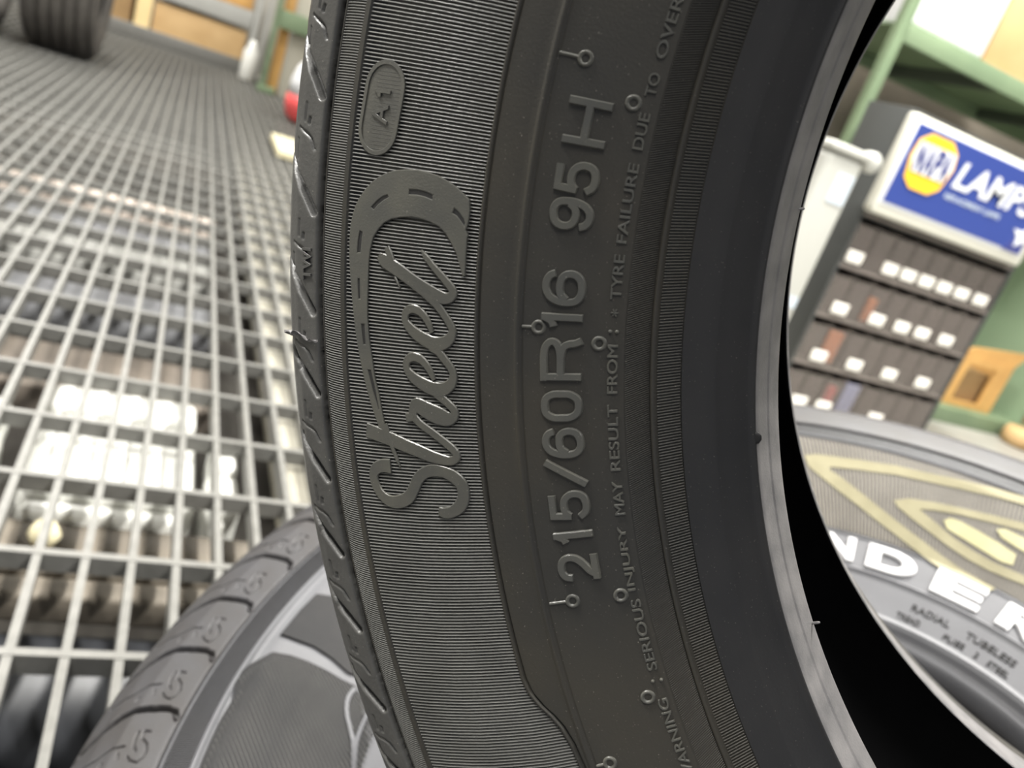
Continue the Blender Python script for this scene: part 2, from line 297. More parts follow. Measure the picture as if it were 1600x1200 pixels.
def support(rows, span=2.6, eps=0.18):
    out = [rows[0]]
    for (r0, h0), (r1, h1) in zip(rows[:-1], rows[1:]):
        L = abs(r1 - r0)
        if L > 1.5:
            n = max(1, int(L / span))
            ts = [eps / L] + [i / n for i in range(1, n)] + [1 - eps / L]
            out += [(r0 + (r1 - r0) * t, h0 + (h1 - h0) * t) for t in ts]
        out.append((r1, h1))
    return out

mw = Matrix(((0.72096, 0.00375, -0.69297, 0.31949), (-0.69298, 0.00390, -0.72094, 0.07143), (0.0, 0.99999, 0.00541, 0.03734 + H), (0, 0, 0, 1)))
tyre = empty('car_tyre', label='big upright black car tyre in front with Street lettering on its ribbed sidewall', cat='tyre', mw=mw)

# smooth rubber of the sidewall, with the moulded ridges and the sunk beds the ribs stand in
inner = support([(218.0, 0.0), (218.3, -0.5), (223.1, -0.5), (223.3, 0.5), (223.8, 0.8), (224.3, 0.5), (224.6, -0.45), (229.3, -0.45), (229.5, 0.0),
                 (251.2, 0.0), (251.5, -0.35), (251.8, 0.25), (252.1, 0.65), (252.6, 0.7), (253.0, 0.25), (253.4, 0.1)])
outer = support([(300.4, -0.95), (300.7, 0.3), (302.3, 0.3), (302.6, -0.7), (311.2, -0.7), (311.4, 0.05), (312.3, -0.1), (312.7, -1.2), (314.6, -1.5)])
rd = rD(TH)[:, None]
def rows_to(Rr, Hh): return np.concatenate([np.stack([Rr * np.cos(np.radians(TH))[:, None], Rr * np.sin(np.radians(TH))[:, None], zp(Rr) + Hh], -1)], 0) / 1000.0
mid = [(0.15, 0.1), (0.4, 0.12), (0.7, 0.12), (1.0, 0.1)]
Rm = [np.full_like(rd, r) for r, _ in inner]; Hm = [h for _, h in inner]
for t, h in mid: Rm.append(253.6 + (rd - 1.25 - 253.6) * t); Hm.append(h)
for dr, h in ((-1.0, 0.1), (-0.85, -0.7), (-0.45, -0.7), (-0.3, 0.3), (-0.1, 0.42), (0.3, 0.42), (0.5, -0.95)): Rm.append(rd + dr); Hm.append(h)
for t in (0.2, 0.4, 0.6, 0.8): Rm.append(rd + 0.6 + (300.3 - rd - 0.6) * t); Hm.append(-0.95)
for r, h in outer: Rm.append(np.full_like(rd, r)); Hm.append(h)
R_ = np.concatenate(Rm, 1); H_ = np.broadcast_to(np.array(Hm), R_.shape)
V = rows_to(R_, H_)
np_mesh('sidewall', V.reshape(-1, 3), grid_faces(len(TH), R_.shape[1], True, True), M['rubber'], tyre)

def ribs(name, r0, r1, pitch, depth, m, slant=0.0, nr=4, root=None, top=0.0, zfun=zp, span=None):
    """fine moulded ribs: every rib a low ridge running across the band, standing on the sunk bed"""
    n = int(round(360.0 / pitch)); p = 360.0 / n
    t0 = np.arange(n) * p if span is None else np.arange(span[0], span[1], p)
    fr = np.array((0.27, 0.36, 0.56, 0.74, 0.80)); hf = np.array([-1.0, -0.42, -0.10, 0.0, -1.0])
    th = (t0[:, None] + fr[None, :] * p).ravel(); hh = np.tile(top + hf * depth, len(t0))
    a0 = r0(th) if callable(r0) else np.full_like(th, r0)
    t = np.linspace(0, 1, nr)[None, :]
    R = a0[:, None] + (r1 - a0[:, None]) * t
    A = np.radians(th[:, None] + slant * (R - r1))
    V = np.stack([R * np.cos(A), R * np.sin(A), zfun(R) + hh[:, None]], -1) / 1000.0
    i = (np.arange(len(t0))[:, None, None] * 5 + np.arange(4)[None, :, None]); j = np.arange(nr - 1)[None, None, :]
    F = np.stack(np.broadcast_arrays(i * nr + j, i * nr + j + 1, (i + 1) * nr + j + 1, (i + 1) * nr + j), -1).reshape(-1, 4)
    return np_mesh(name, V.reshape(-1, 3), F.copy(), m, root or tyre, smooth=False)

ribs('ribbed_band', lambda th: rD(th) + 0.55, 300.35, 0.168, 0.95, M['rubber_rib_sheen'], nr=7)
ribs('shoulder_ribs', 302.65, 311.15, 0.120, 0.6, M['rubber_rib_sheen'], nr=4)
ribs('bead_ribs', 224.65, 229.2, 0.124, 0.42, M['rubber'], slant=0.10, nr=4)
ribs('inner_bead_ribs', 218.35, 223.05, 0.173, 0.45, M['rubber'], slant=0.03, nr=3)

def lathe_part(name, prof, m, root, n=None, flip=False, th=None):
    th = TH if th is None else th
    pr = np.array(prof, float); a = np.radians(th)[:, None]
    V = np.stack([pr[None, :, 0] * np.cos(a), pr[None, :, 0] * np.sin(a), np.broadcast_to(pr[None, :, 1], (len(th), len(pr)))], -1) / 1000.0
    return np_mesh(name, V.reshape(-1, 3), grid_faces(len(th), len(pr), True, flip), m, root)

lathe_part('bead', [(218.05, 92.0), (216.5, 91.0), (214, 89.4), (211.4, 88.5), (211.0, 88.0), (209, 86.4), (207, 84.5), (205.2, 82.6), (204.0, 81.6), (203.75, 81.7), (203.5, 81.5), (203.3, 81.0)], M['rubber_bead'], tyre, flip=False)
lathe_part('bead_seat', [(203.3, 81.0), (203.0, 80.5), (202.7, 79.6), (202.2, 77.6), (201.5, 75.2), (201.4, 74.8), (201.15, 74.5), (201.0, 74.1), (200.6, 72.6), (200.1, 70.4), (199.7, 68.9), (199.6, 68.0), (199.9, 67.2), (201.0, 66.4)], M['rubber_seat'], tyre, flip=False)
lathe_part('inner_liner', [(201.0, 66.4), (206, 66), (216, 74), (232, 86), (255, 92), (285, 91), (305, 83), (316, 66), (320, 40), (321, 0), (320, -40), (316, -66), (305, -83), (285, -91), (255, -92), (232, -86), (218, -74), (211, -64), (209.5, -60), (208.0, -58.5)], M['liner'], tyre, flip=False)
lathe_part('bead_seat', [(208.0, -58.5), (207.6, -59.3), (207.7, -60.5), (208.6, -66), (210.6, -74), (212.0, -81)], M['rubber_seat'], tyre, flip=False)
lathe_part('sidewall', [(212.0, -81), (213, -88), (218, -92), (229, -98.5), (252, -104.6), (262, -106), (280, -105), (301, -100), (313, -93)], M['rubber'], tyre, flip=False)

def tread_mesh(name, prof, th, slots, m, root, ds=0.45, fine=34.0, coarse=3.0, lip=None, holes=()):
    """profile resampled by arc length s; slots = [(polyline [(s, theta)], half width, depth)]"""
    pr = np.array(prof, float); L = np.concatenate([[0], np.cumsum(np.linalg.norm(np.diff(pr, axis=0), axis=1))])
    s = np.concatenate([np.arange(0, fine, ds), np.arange(fine, L[-1], coarse), [L[-1]]])
    r = np.interp(s, L, pr[:, 0]); z = np.interp(s, L, pr[:, 1])
    # soften the corners of the profile
    for _ in range(2):
        r[1:-1] = (r[:-2] + 2 * r[1:-1] + r[2:]) / 4; z[1:-1] = (z[:-2] + 2 * z[1:-1] + z[2:]) / 4
    dr = np.gradient(r, s); dz = np.gradient(z, s); ln = np.hypot(dr, dz); nr_, nz_ = -dz / ln, dr / ln
    if nr_[len(nr_) // 2] < 0: nr_, nz_ = -nr_, -nz_
    D = np.zeros((len(th), len(s)))
    rm = float(r.max())
    for poly, hw, dep in slots:
        q = np.array(poly, float); k = (th > q[:, 1].min() - 2) & (th < q[:, 1].max() + 2)
        if not k.any(): continue
        X = s[None, :]; Y = (th[k][:, None]) * (PI / 180 * rm)
        best = np.full((k.sum(), len(s)), 1e9)
        for i in range(len(q) - 1):
            a = np.array([q[i, 0], q[i, 1] * PI / 180 * rm]); b = np.array([q[i + 1, 0], q[i + 1, 1] * PI / 180 * rm]); ab = b - a
            t = np.clip(((X - a[0]) * ab[0] + (Y - a[1]) * ab[1]) / (ab @ ab), 0, 1)
            w = hw * (1 if np.isscalar(hw) else 1)
            d = np.hypot(X - a[0] - t * ab[0], Y - a[1] - t * ab[1])
            best = np.minimum(best, d)
        f = np.clip((hw - best) / min(hw, 0.9), 0, 1); f = f * f * (3 - 2 * f)
        D[k] = np.maximum(D[k], f * dep)
    for g0, g1, dep in holes:          # circumferential grooves
        f = np.clip(np.minimum(s - g0, g1 - s) / 1.0, 0, 1); D = np.maximum(D, f[None, :] * dep)
    Rr = r[None, :] - D * nr_[None, :]; Zz = z[None, :] - D * nz_[None, :]
    if lip is not None:
        j = lip[:, None] * np.exp(-s[None, :] / 0.8); Rr = Rr + j
    a = np.radians(th)[:, None]
    V = np.stack([Rr * np.cos(a), Rr * np.sin(a), Zz], -1) / 1000.0
    return np_mesh(name, V.reshape(-1, 3), grid_faces(len(th), len(s), True, True), m, root)

tips = [185.2, 190.0, 195.2, 199.9, 203.9, 208.2, 212.1, 216.1, 220.4]
tips += [tips[-1] + 4.3 * i for i in range(1, 72) if tips[-1] + 4.3 * i < 543]
slots = []
for t in tips:
    slots.append(([(4.2, t), (7.5, t - 0.75), (11.5, t - 1.55), (17, t - 2.5), (26, t - 3.9), (40, t - 5.6)], 1.55, 2.4))
    slots.append(([(5.2, t + 2.4), (6.6, t + 1.95), (8.2, t + 1.75), (12, t + 1.5)], 0.6, 0.9))
    slots.append(([(9.5, t + 1.2), (9.6, t + 0.4)], 0.35, 0.7))
    slots.append(([(7.6, t + 1.05), (7.9, t + 1.3)], 0.5, 0.9))
    slots.append(([(11.8, t + 2.9), (12.4, t + 2.0)], 0.45, 0.8))
THT = dense_angles(168, 238, 0.055, 0.30)
lip = np.convolve(rng.normal(0, 0.5, len(THT)), np.ones(5) / 5, 'same')
half = [(313.3, 91.2), (313.6, 93.2), (314.3, 93.6), (317, 92.9), (321.5, 91.8), (325.2, 89.4), (328.0, 86.2), (330.2, 80.5), (331.5, 72), (332.3, 50), (332.6, 20)]
tprof = half + [(r, -z) for r, z in reversed(half)]
tread_mesh('tread', tprof, THT, slots, M['rubber_tread'], tyre, lip=lip, holes=((52, 60, 7), (92, 101, 7), (118, 127, 7), (158, 166, 7)))

def bed_map(V, h=0.0):
    """plate given in local x,y mm (z = height over the rib tops)"""
    r = np.hypot(V[:, 0], V[:, 1]); return np.stack([V[:, 0], V[:, 1], zp(r) + V[:, 2] + h], -1) / 1000.0

def refine(V, F, L=3.0):
    me = bpy.data.meshes.new('tmp'); me.from_pydata([tuple(v) for v in V], [], F); bm = bmesh.new(); bm.from_mesh(me)
    bmesh.ops.triangulate(bm, faces=bm.faces)
    for _ in range(7):
        e = [x for x in bm.edges if x.calc_length() > L]
        if not e: break
        bmesh.ops.subdivide_edges(bm, edges=e, cuts=1); bmesh.ops.triangulate(bm, faces=bm.faces)
    bm.verts.index_update()
    V = np.array([v.co[:] for v in bm.verts]); F = [tuple(v.index for v in f.verts) for f in bm.faces]
    bm.free(); bpy.data.meshes.remove(me); return V, F

# horseshoe emblem with its nail slots
V, F = refine(*fill_mesh([SHOE] + SLOTS, extrude=0.50, bevel=0.22))
np_mesh('horseshoe_emblem', bed_map(V, -0.42), F, M['rubber_emblem'], tyre, smooth=False)
setp(bpy.data.objects['horseshoe_emblem'], label='flat raised horseshoe with nail slots')

V, F = refine(*fill_mesh(SLOTS, extrude=0.1))
np_mesh('emblem_slot_floor', bed_map(V, -0.02), F, M['rubber_bead'], bpy.data.objects['horseshoe_emblem'], smooth=False)

def ribbon(pts, k, tp=0.34, base=-0.95, bev=0.24):
    Q = catmull(pts, 0.45); d = np.gradient(Q[:, :2], axis=0); d /= np.linalg.norm(d, axis=1)[:, None] + 1e-9
    nn = np.stack([-d[:, 1], d[:, 0]], -1); w = np.maximum(Q[:, 2] / 2, 0.05); top = tp + 0.012 * k; V = []
    for c, h in ((1.0, base), (1.0, top - bev), (None, top), (-99, top), (-1.0, top - bev), (-1.0, base)):
        if c is None: off = np.maximum(w - 0.22, 0.02)
        elif c == -99: off = -np.maximum(w - 0.22, 0.02)
        else: off = c * w
        xy = Q[:, :2] + nn * off[:, None]; V.append(np.concatenate([xy, np.full((len(xy), 1), h)], 1))
    n = len(Q); V = np.concatenate(V); F = []
    for j in range(5):
        for i in range(n - 1): F.append((j * n + i, j * n + i + 1, (j + 1) * n + i + 1, (j + 1) * n + i))
    F.append(tuple(j * n for j in range(6))); F.append(tuple(j * n + n - 1 for j in reversed(range(6))))
    return V, F
VV, FF = [], []; b = 0
for k, s in enumerate(STROKES):
    V, F = ribbon(s, k); VV.append(V); FF += [tuple(i + b for i in f) for f in F]; b += len(V)
o = np_mesh('script_lettering', bed_map(np.concatenate(VV)), FF, M['rubber_emblem'], tyre, smooth=False)
setp(o, label='raised flowing script reading Street')

ONE = [(1, 0), (1, 1), (.66, 1), (.52, .86), (.30, .78), (0, .74), (0, .58), (.55, .60), (.55, 0)]
def polar_glyphs(items, name, m, rbase, height, ext, bev, root=None, offset=0.0, zfun=zp, center=False, stretch=True):
    """items = (text, theta_start, theta_end): text runs with falling theta, tops outwards"""
    VV, FF = [], []; b = 0
    for body, ta, tb in items:
        V, F = (fill_mesh([[(10 * x, 10 * y) for x, y in ONE]], ext, bev) if body == '1' else text_mesh(body, 10.0, ext, bev, offset * 10))
        x0, x1 = V[:, 0].min(), V[:, 0].max()
        y0, y1 = V[:, 1].min(), V[:, 1].max()
        u = (V[:, 0] - x0) / (x1 - x0); v = (V[:, 1] - y0) / (y1 - y0) if stretch else V[:, 1] / 7.3
        th = np.radians(ta + (tb - ta) * u); r = rbase + height * v
        VV.append(np.stack([r * np.cos(th), r * np.sin(th), zfun(r) + V[:, 2]], -1) / 1000.0)
        FF += [tuple(i + b for i in f) for f in F]; b += len(V)
    return np_mesh(name, np.concatenate(VV), FF, m, root or tyre, smooth=False)

arc6 = [(1.0, .76), (.93, .90), (.72, 1.0), (.42, 1.0), (.16, .86), (.02, .60), (0, .35), (.06, .14), (.26, .01), (.55, -.01), (.84, .06), (.99, .22), (.99, .42), (.84, .57), (.56, .62), (.28, .58), (.08, .42)]
GL = {'0': [[(.5, 1), (.2, .95), (.02, .75), (0, .5), (.02, .25), (.2, .05), (.5, 0), (.8, .05), (.98, .25), (1, .5), (.98, .75), (.8, .95), (.44, 1.0)]],
      '6': [arc6], '9': [[(1 - x, 1 - y) for x, y in arc6]],
      '5': [[(.98, 1), (.10, 1)], [(.12, 1.09), (.05, .46)], [(.05, .50), (.22, .62), (.50, .66), (.80, .60), (.98, .43), (1, .25), (.88, .07), (.55, -.01), (.22, .03), (.02, .20)]],
      '2': [[(.02, .72), (.08, .90), (.32, 1.01), (.64, 1.01), (.92, .90), (.99, .70), (.88, .50), (.60, .32), (.28, .17), (.08, .0)], [(-.14, 0), (1.05, 0)]],
      '1': [[(.10, .74), (.40, .80), (.62, .98)], [(.66, 1.09), (.66, -.09)]],
      '/': [[(.0, -.09), (1, 1.09)]],
      'R': [[(0, -.09), (0, 1.09)], [(-.1, 1), (.55, 1), (.86, .94), (1, .77), (.90, .60), (.58, .52), (-.05, .52)], [(.50, .52), (.82, .44), (.93, .28), (.96, .10), (1.04, -.09)]],
      'H': [[(0, -.09), (0, 1.09)], [(1, -.09), (1, 1.09)], [(0, .5), (1, .5)]]}
VV, FF = [], []; b = 0; sw = 1.75
for c, te, ts in SIZE_CHARS:
    ins = math.degrees(sw / 2 / 242.5); t0, t1 = ts - ins, te + ins
    for k, st in enumerate(GL[c]):
        pts = [((238.0 + sw / 2 + (9.2 - sw) * y) * math.cos(math.radians(t0 + (t1 - t0) * x)), (238.0 + sw / 2 + (9.2 - sw) * y) * math.sin(math.radians(t0 + (t1 - t0) * x)), sw) for x, y in st]
        V, F = ribbon(pts, k, 0.80, -0.1, 0.36); VV.append(V); FF += [tuple(i + b for i in f) for f in F]; b += len(V)
o = np_mesh('size_lettering', bed_map(np.concatenate(VV)), FF, M['rubber_emblem'], tyre, smooth=False)
setp(o, label='raised lettering 215/60 R16 95 H')
WW = [(w, a, bb) for w, bb, a in WARN if w != 'OVER'] + [('OVERLOADING', 185.6, 185.6 - 8.1)]
polar_glyphs([(w, max(a, bb), min(a, bb)) for w, a, bb in WW], 'warning_lettering', M['rubber_emblem'], 230.7, 2.2, 0.32, 0.12, offset=0.0)

polar_glyphs([('*', 198.75, 198.35)], 'warning_lettering', M['rubber_emblem'], 231.0, 1.6, 0.3, 0.1)
# the oval A1 badge in the ribs
def stadium(c1, c2, rad, n=14):
    c1 = np.array(c1); c2 = np.array(c2); d = c2 - c1; a = math.atan2(d[1], d[0]); P = []
    for i in range(n + 1): t = a + PI / 2 + PI * i / n; P.append((c1[0] + rad * math.cos(t), c1[1] + rad * math.sin(t)))
    for i in range(n + 1): t = a - PI / 2 + PI * i / n; P.append((c2[0] + rad * math.cos(t), c2[1] + rad * math.sin(t)))
    return P
b1, b2 = (-288.4, -47.2), (-287.4, -56.2)
V, F = fill_mesh([stadium(b1, b2, 6.0), stadium(b1, b2, 5.15)], 0.5, 0.12)
badge = np_mesh('badge', bed_map(V, -0.35), F, M['rubber_emblem'], tyre, smooth=False)
V, F = refine(*fill_mesh([stadium(b1, b2, 5.2)], 0.2, 0.0))
np_mesh('badge_floor', bed_map(V, -0.25), F, M['rubber_emblem'], badge, smooth=False)
polar_glyphs([('A', 190.88, 190.02), ('1', 189.72, 189.38)], 'badge_lettering', M['rubber_emblem'], 290.1, 5.0, 0.3, 0.1, root=badge, offset=0.01)
polar_glyphs([('TWI', 198.4, 196.9)], 'wear_mark', M['rubber_tread'], 315.6, 3.4, 0.5, 0.1, root=tyre, offset=0.02,
             zfun=lambda r: np.interp(r, [314, 317, 321.5, 325.2], [93.6, 92.9, 91.8, 89.4]))

# vent marks: little rings, some tied to the ridge by a thin line
def ring_mark(r, th, stem=None, rad=1.75):
    c = np.array([r * math.cos(math.radians(th)), r * math.sin(math.radians(th))])
    n = 28; V = []; prof = [(rad + 0.45, -0.1), (rad + 0.35, 0.35), (rad, 0.5), (rad - 0.35, 0.35), (rad - 0.5, -0.25), (0.01, -0.25)]
    for i in range(n):
        a = 2 * PI * i / n
        for q, h in prof: V.append((c[0] + q * math.cos(a), c[1] + q * math.sin(a), h))
    F = [tuple(int(x) for x in f) for f in grid_faces(n, len(prof), True, False)]
    if stem is not None:
        a = math.radians(th); e = np.array([stem * math.cos(a), stem * math.sin(a)]); d = (e - c) / np.linalg.norm(e - c); t = np.array([-d[1], d[0]])
        s0 = c + d * (rad + 0.2); b = len(V)
        for p in (s0, e):
            for off, h in ((-0.4, -0.05), (-0.22, 0.4), (0.22, 0.4), (0.4, -0.05)): V.append((*(p + t * off), h))
        for j in range(3): F.append((b + j, b + j + 1, b + 4 + j + 1, b + 4 + j))
    np_mesh('vent_mark', bed_map(np.array(V)), F, M['rubber_emblem'], tyre, smooth=True)
for r, th, st in ((245.5, 214.4, 250.9), (245.9, 186.4, 251.3), (247.7, 199.5, 251.3), (234.7, 200.24, None), (234.7, 214.5, None), (234.6, 187.9, None), (234.7, 220.6, None), (248.0, 223.7, 251.2)):
    ring_mark(r, th, st, 1.25)
# a torn flap of moulding flash across the tread edge, a vent nib and two nibs on the bead
def nub(r, th, z, rad, ln, dirv, name='moulding_nib', m='rubber_seat'):
    a = math.radians(th); c = Vector((r * math.cos(a), r * math.sin(a), z)) / 1000; d = Vector(dirv).normalized()
    u = d.orthogonal().normalized(); w = d.cross(u); V = []
    for q, l in ((rad, -0.3), (rad, ln * 0.7), (rad * 0.6, ln)):
        for i in range(10):
            t = 2 * PI * i / 10; V.append(c + (u * math.cos(t) + w * math.sin(t)) * q / 1000 + d * l / 1000)
    F = [(j * 10 + i, j * 10 + (i + 1) % 10, (j + 1) * 10 + (i + 1) % 10, (j + 1) * 10 + i) for j in range(2) for i in range(10)] + [tuple(20 + i for i in range(10))]
    np_mesh(name, V, F, M[m], tyre)
for r_, t_ in ((231.1, 199.57), (232.5, 199.57), (230.7, 219.79), (232.6, 219.77)): nub(r_, t_, float(zp(r_)), 0.42, 0.55, (0, 0, 1), 'lettering_dot', 'rubber_emblem')
nub(200.2, 191.7, 69, 0.35, 1.6, (1, 0.4, 0)); nub(199.6, 221.0, 69, 0.35, 1.8, (1, 0.9, 0.2))
nub(203.6, 206.5, 81.0, 1.5, 0.5, (0, 0, 1), 'vent_plug', 'liner')
V = []; F = []
n = 40
for i in range(n + 1):
    t = i / n; r = 314 + 13.5 * t; th = 201.35 - 0.30 * t + 0.12 * math.sin(t * 9) + 0.05 * math.sin(t * 31); z = float(np.interp(r, [314, 317, 321.5, 325.2, 328], [93.6, 92.9, 91.8, 89.4, 86.2]))
    hh = (0.5 + 1.6 * t * t + 0.5 * abs(math.sin(t * 13))) * (1 if t > 0.04 else 0.2); a = math.radians(th); a2 = math.radians(th - 0.16 - 0.05 * math.sin(t * 17))
    V += [(r * math.cos(a) / 1000, r * math.sin(a) / 1000, (z - 0.2) / 1000), ((r + hh * 0.5) * math.cos(a2) / 1000, (r + hh * 0.5) * math.sin(a2) / 1000, (z + hh) / 1000), (r * math.cos(a - 0.0012) / 1000, r * math.sin(a - 0.0012) / 1000, (z - 0.2) / 1000)]
for i in range(n):
    b = i * 3; F += [(b, b + 3, b + 4, b + 1), (b + 1, b + 4, b + 5, b + 2)]
np_mesh('moulding_flash', V, F, M['rubber_seat'], tyre)

# ------------------------------------------------------------------ the tyre lying under it
LR = [165, 170, 180, 209, 238, 270, 292, 300, 319]
LZ = [48, 60, 65, 73, 79, 100, 113, 116, 114.5]
def zl(r): return np.interp(r, LR, LZ)
mwL = Matrix(((0.21308, 0.90179, -0.37599, 0.370), (-0.97704, 0.19667, -0.08200, 0.216), (0.0, 0.38483, 0.92299, -0.352 + H), (0, 0, 0, 1)))
low = empty('car_tyre', label='black tyre lying on its side underneath the upright tyre, gold logo printed on its sidewall', cat='tyre', mw=mwL)
THL = dense_angles(-175, 180, 0.5, 1.0)
def low_rows(name, rows, m, th=None, close=True):
    th = THL if th is None else th
    rr = np.array([r for r, _ in rows]); hh = np.array([h for _, h in rows]); a = np.radians(th)[:, None]
    V = np.stack([rr[None] * np.cos(a), rr[None] * np.sin(a), np.broadcast_to(zl(rr) + hh, (len(th), len(rr)))], -1) / 1000.0
    return np_mesh(name, V.reshape(-1, 3), grid_faces(len(th), len(rr), close, True), m, low)
low_rows('sidewall', support([(170.5, -1.0), (172, -2.5), (174.5, -2.5), (176.0, 1.0), (178.5, 1.8), (180.5, 0.6), (182, 0), (205.5, 0), (207.0, 0.6), (208.6, 1.6), (210.2, 0.8), (211.0, -0.6), (236.5, -0.6), (237.2, 0.4), (238.2, 0.4),
    (239.0, -0.8), (296.5, -0.9), (298.2, -0.5), (299.0, 0.9), (300.0, 1.4), (301.1, 0.9), (301.8, -0.5), (315.6, -0.6), (316.2, -1.6), (318.4, -1.8)]), M['rubber_low'])
ribs('shoulder_ribs', 301.9, 315.5, 0.20, 0.5, M['rubber_low_dark'], nr=4, root=low, zfun=zl)
# ribbed arc that carries the printed logo
ribs('ribbed_band', 239.2, 297.8, 0.55, 1.3, M['rubber_low_rib_glare'], nr=8, root=low, top=0.5, zfun=zl, span=(62, 172), slant=0.05)
def low_plate(name, polys, h, ext, m, bev=0.2, L=3.0):
    V, F = refine(*fill_mesh(polys, ext, bev), L); r = np.hypot(V[:, 0], V[:, 1])
    return np_mesh(name, np.stack([V[:, 0], V[:, 1], zl(r) + V[:, 2] + h], -1) / 1000.0, F, m, low, smooth=False)
setp(low_plate('printed_logo', L_GOLD, 0.62, 0.12, M['gold'], 0.0), label='gold printed outline')
setp(low_plate('printed_logo', L_GOLDB, 0.70, 0.14, M['gold_bright'], 0.0), label='bright gold printed bars')
L_BLK[0] = L_BLK[0][:7] + [(-186, -164)] + [(230 * math.cos(math.radians(a)), 230 * math.sin(math.radians(a))) for a in range(-132, -94, 3)] + [(296.5 * math.cos(math.radians(a)), 296.5 * math.sin(math.radians(a))) for a in range(-95, -128, -2)] + [(-188.2, -228.0)]
low_plate('sidewall_panel', [L_BLK[0]], -0.1, 0.7, M['rubber_low_dark'], 0.35)
low_plate('sidewall_panel', [L_BLK[1]], -0.1, 0.7, M['rubber_low_dark'], 0.35)
for P in L_RID:
    V, F = ribbon([(x, y, 2.2) for x, y in P], 0); r = np.hypot(V[:, 0], V[:, 1])
    np_mesh('moulded_line', np.stack([V[:, 0], V[:, 1], zl(r) + V[:, 2] + 1.6], -1) / 1000.0, F, M['rubber_low'], low, smooth=False)
# fine slanting ribs over the dark panel
VV = []; FF = []; b = 0
for k in range(66):
    y = -294 + k * 2.0
    x0 = -math.sqrt(295.5 ** 2 - y * y) if y < -222 else np.interp(y, [-224, -215, -201, -186, -170, -165], [-199, -204, -208, -202, -190, -184]); x1 = -math.sqrt(max(232 ** 2 - y * y, 3600.0))
    if x1 - x0 < 8: continue
    n = 8
    for i in range(n + 1):
        x = x0 + 1.2 + (x1 - x0 - 2.4) * i / n; yy = y + (i / n) * 6
        for dy, h in ((-0.7, 0.5), (-0.2, 1.35), (0.55, 0.5)): VV.append((x, yy + dy, zl(math.hypot(x, yy)) + h))
    for i in range(n):
        for j in range(2): FF.append((b + i * 3 + j, b + i * 3 + 3 + j, b + i * 3 + 4 + j, b + i * 3 + 1 + j))
    b += (n + 1) * 3
np_mesh('panel_ribs', np.array(VV) / 1000.0, FF, M['rubber_tread'], low, smooth=False)
polar_glyphs([('N', 129.6, 124.6), ('D', 122.4, 114.2), ('E', 111.2, 103.2), ('R', 100.2, 92.4)], 'white_lettering', M['white_rubber'], 213.5, 20.5, 1.2, 0.5, root=low, offset=0.0, zfun=zl)
polar_glyphs([('RADIAL', 112.5, 105.5), ('TUBELESS', 102.5, 93.5)], 'small_lettering', M['rubber_low_dark'], 193.5, 5.0, 0.5, 0.1, root=low, zfun=zl)
polar_glyphs([('TREAD', 114.5, 110.0), ('PLIES', 105.5, 101.5), ('2', 99.5, 98.8), ('STEEL', 97.0, 93.0)], 'small_lettering', M['rubber_low_dark'], 184.5, 4.2, 0.5, 0.1, root=low, zfun=zl)
lathe_part('bead', [(170.5, 59.4), (168.5, 58.5), (166.5, 55), (165.6, 50), (165.5, 44), (167, 40)], M['rubber_low'], low, th=THL)
lathe_part('inner_liner', [(167, 40), (175, 48), (205, 58), (240, 68), (290, 98), (330, 102), (362, 84), (370, 50), (371, 0), (370, -50), (362, -84), (330, -102), (290, -98), (240, -68), (205, -58), (175, -48), (167, -40)], M['liner'], low, th=THL)
lathe_part('sidewall', [(167, -40), (165.5, -50), (170, -60), (209, -73), (238, -79), (270, -98), (300, -104), (318, -106)], M['rubber_low'], low, th=THL)
sl = []
for k in range(53):
    t = -126.5 - 6.8 * k + (360 if -126.5 - 6.8 * k < -180 else 0)
    if 60 < t < 175: continue
    sl.append(([(4.5, t), (8, t - 0.9), (16, t - 1.1), (24, t - 1.0)], 1.9, 5.0)); sl.append(([(13, t - 1.1), (24, t - 1.0), (31, t - 0.8), (37, t - 0.3), (43, t + 0.6), (49, t + 1.5), (70, t + 4.5)], 2.5, 6.5))
    sl.append(([(25.5, t - 3.7), (32, t - 3.5), (35.5, t - 3.1), (39, t - 2.6), (52, t - 1.6)], 0.75, 3.0))
    sl.append(([(15.2, t - 5.1), (18.5, t - 5.2), (18.4, t - 4.5), (13.9, t - 3.9), (12, t - 3.2), (12.7, t - 2.5), (14.6, t - 2.1), (18.6, t - 2.3), (21, t - 2.7)], 0.75, 2.0))
    sl.append(([(21.6, t - 5.1), (21.6, t - 4.4), (20.3, t - 3.7), (17.8, t - 3.2)], 0.75, 2.0))
    sl.append(([(26.9, t - 3.0), (25.8, t - 2.5)], 0.7, 1.5)); sl.append(([(34.6, t - 1.9), (33.4, t - 2.2)], 0.8, 1.5))
thl = dense_angles(-165, -112, 0.07, 0.4)
thl = np.sort(np.where(thl > 180, thl - 360, thl))
lipL = np.convolve(rng.normal(0, 0.8, len(thl)), np.ones(5) / 5, 'same')
hl = [(317.6, 111.8), (318.2, 114.6), (319.2, 115.2), (330, 114.0), (345, 111.8), (357, 107.5), (366, 101.5), (373, 94), (379, 83), (382.5, 66), (383.5, 40), (383.5, 10)]
tread_mesh('tread', hl + [(r, -z * 0.93) for r, z in reversed(hl)], thl, sl, M['rubber_low_tread'], low, ds=0.5, fine=56, coarse=4.0, lip=lipL, holes=((95, 104, 8), (150, 160, 8), (205, 214, 8)))

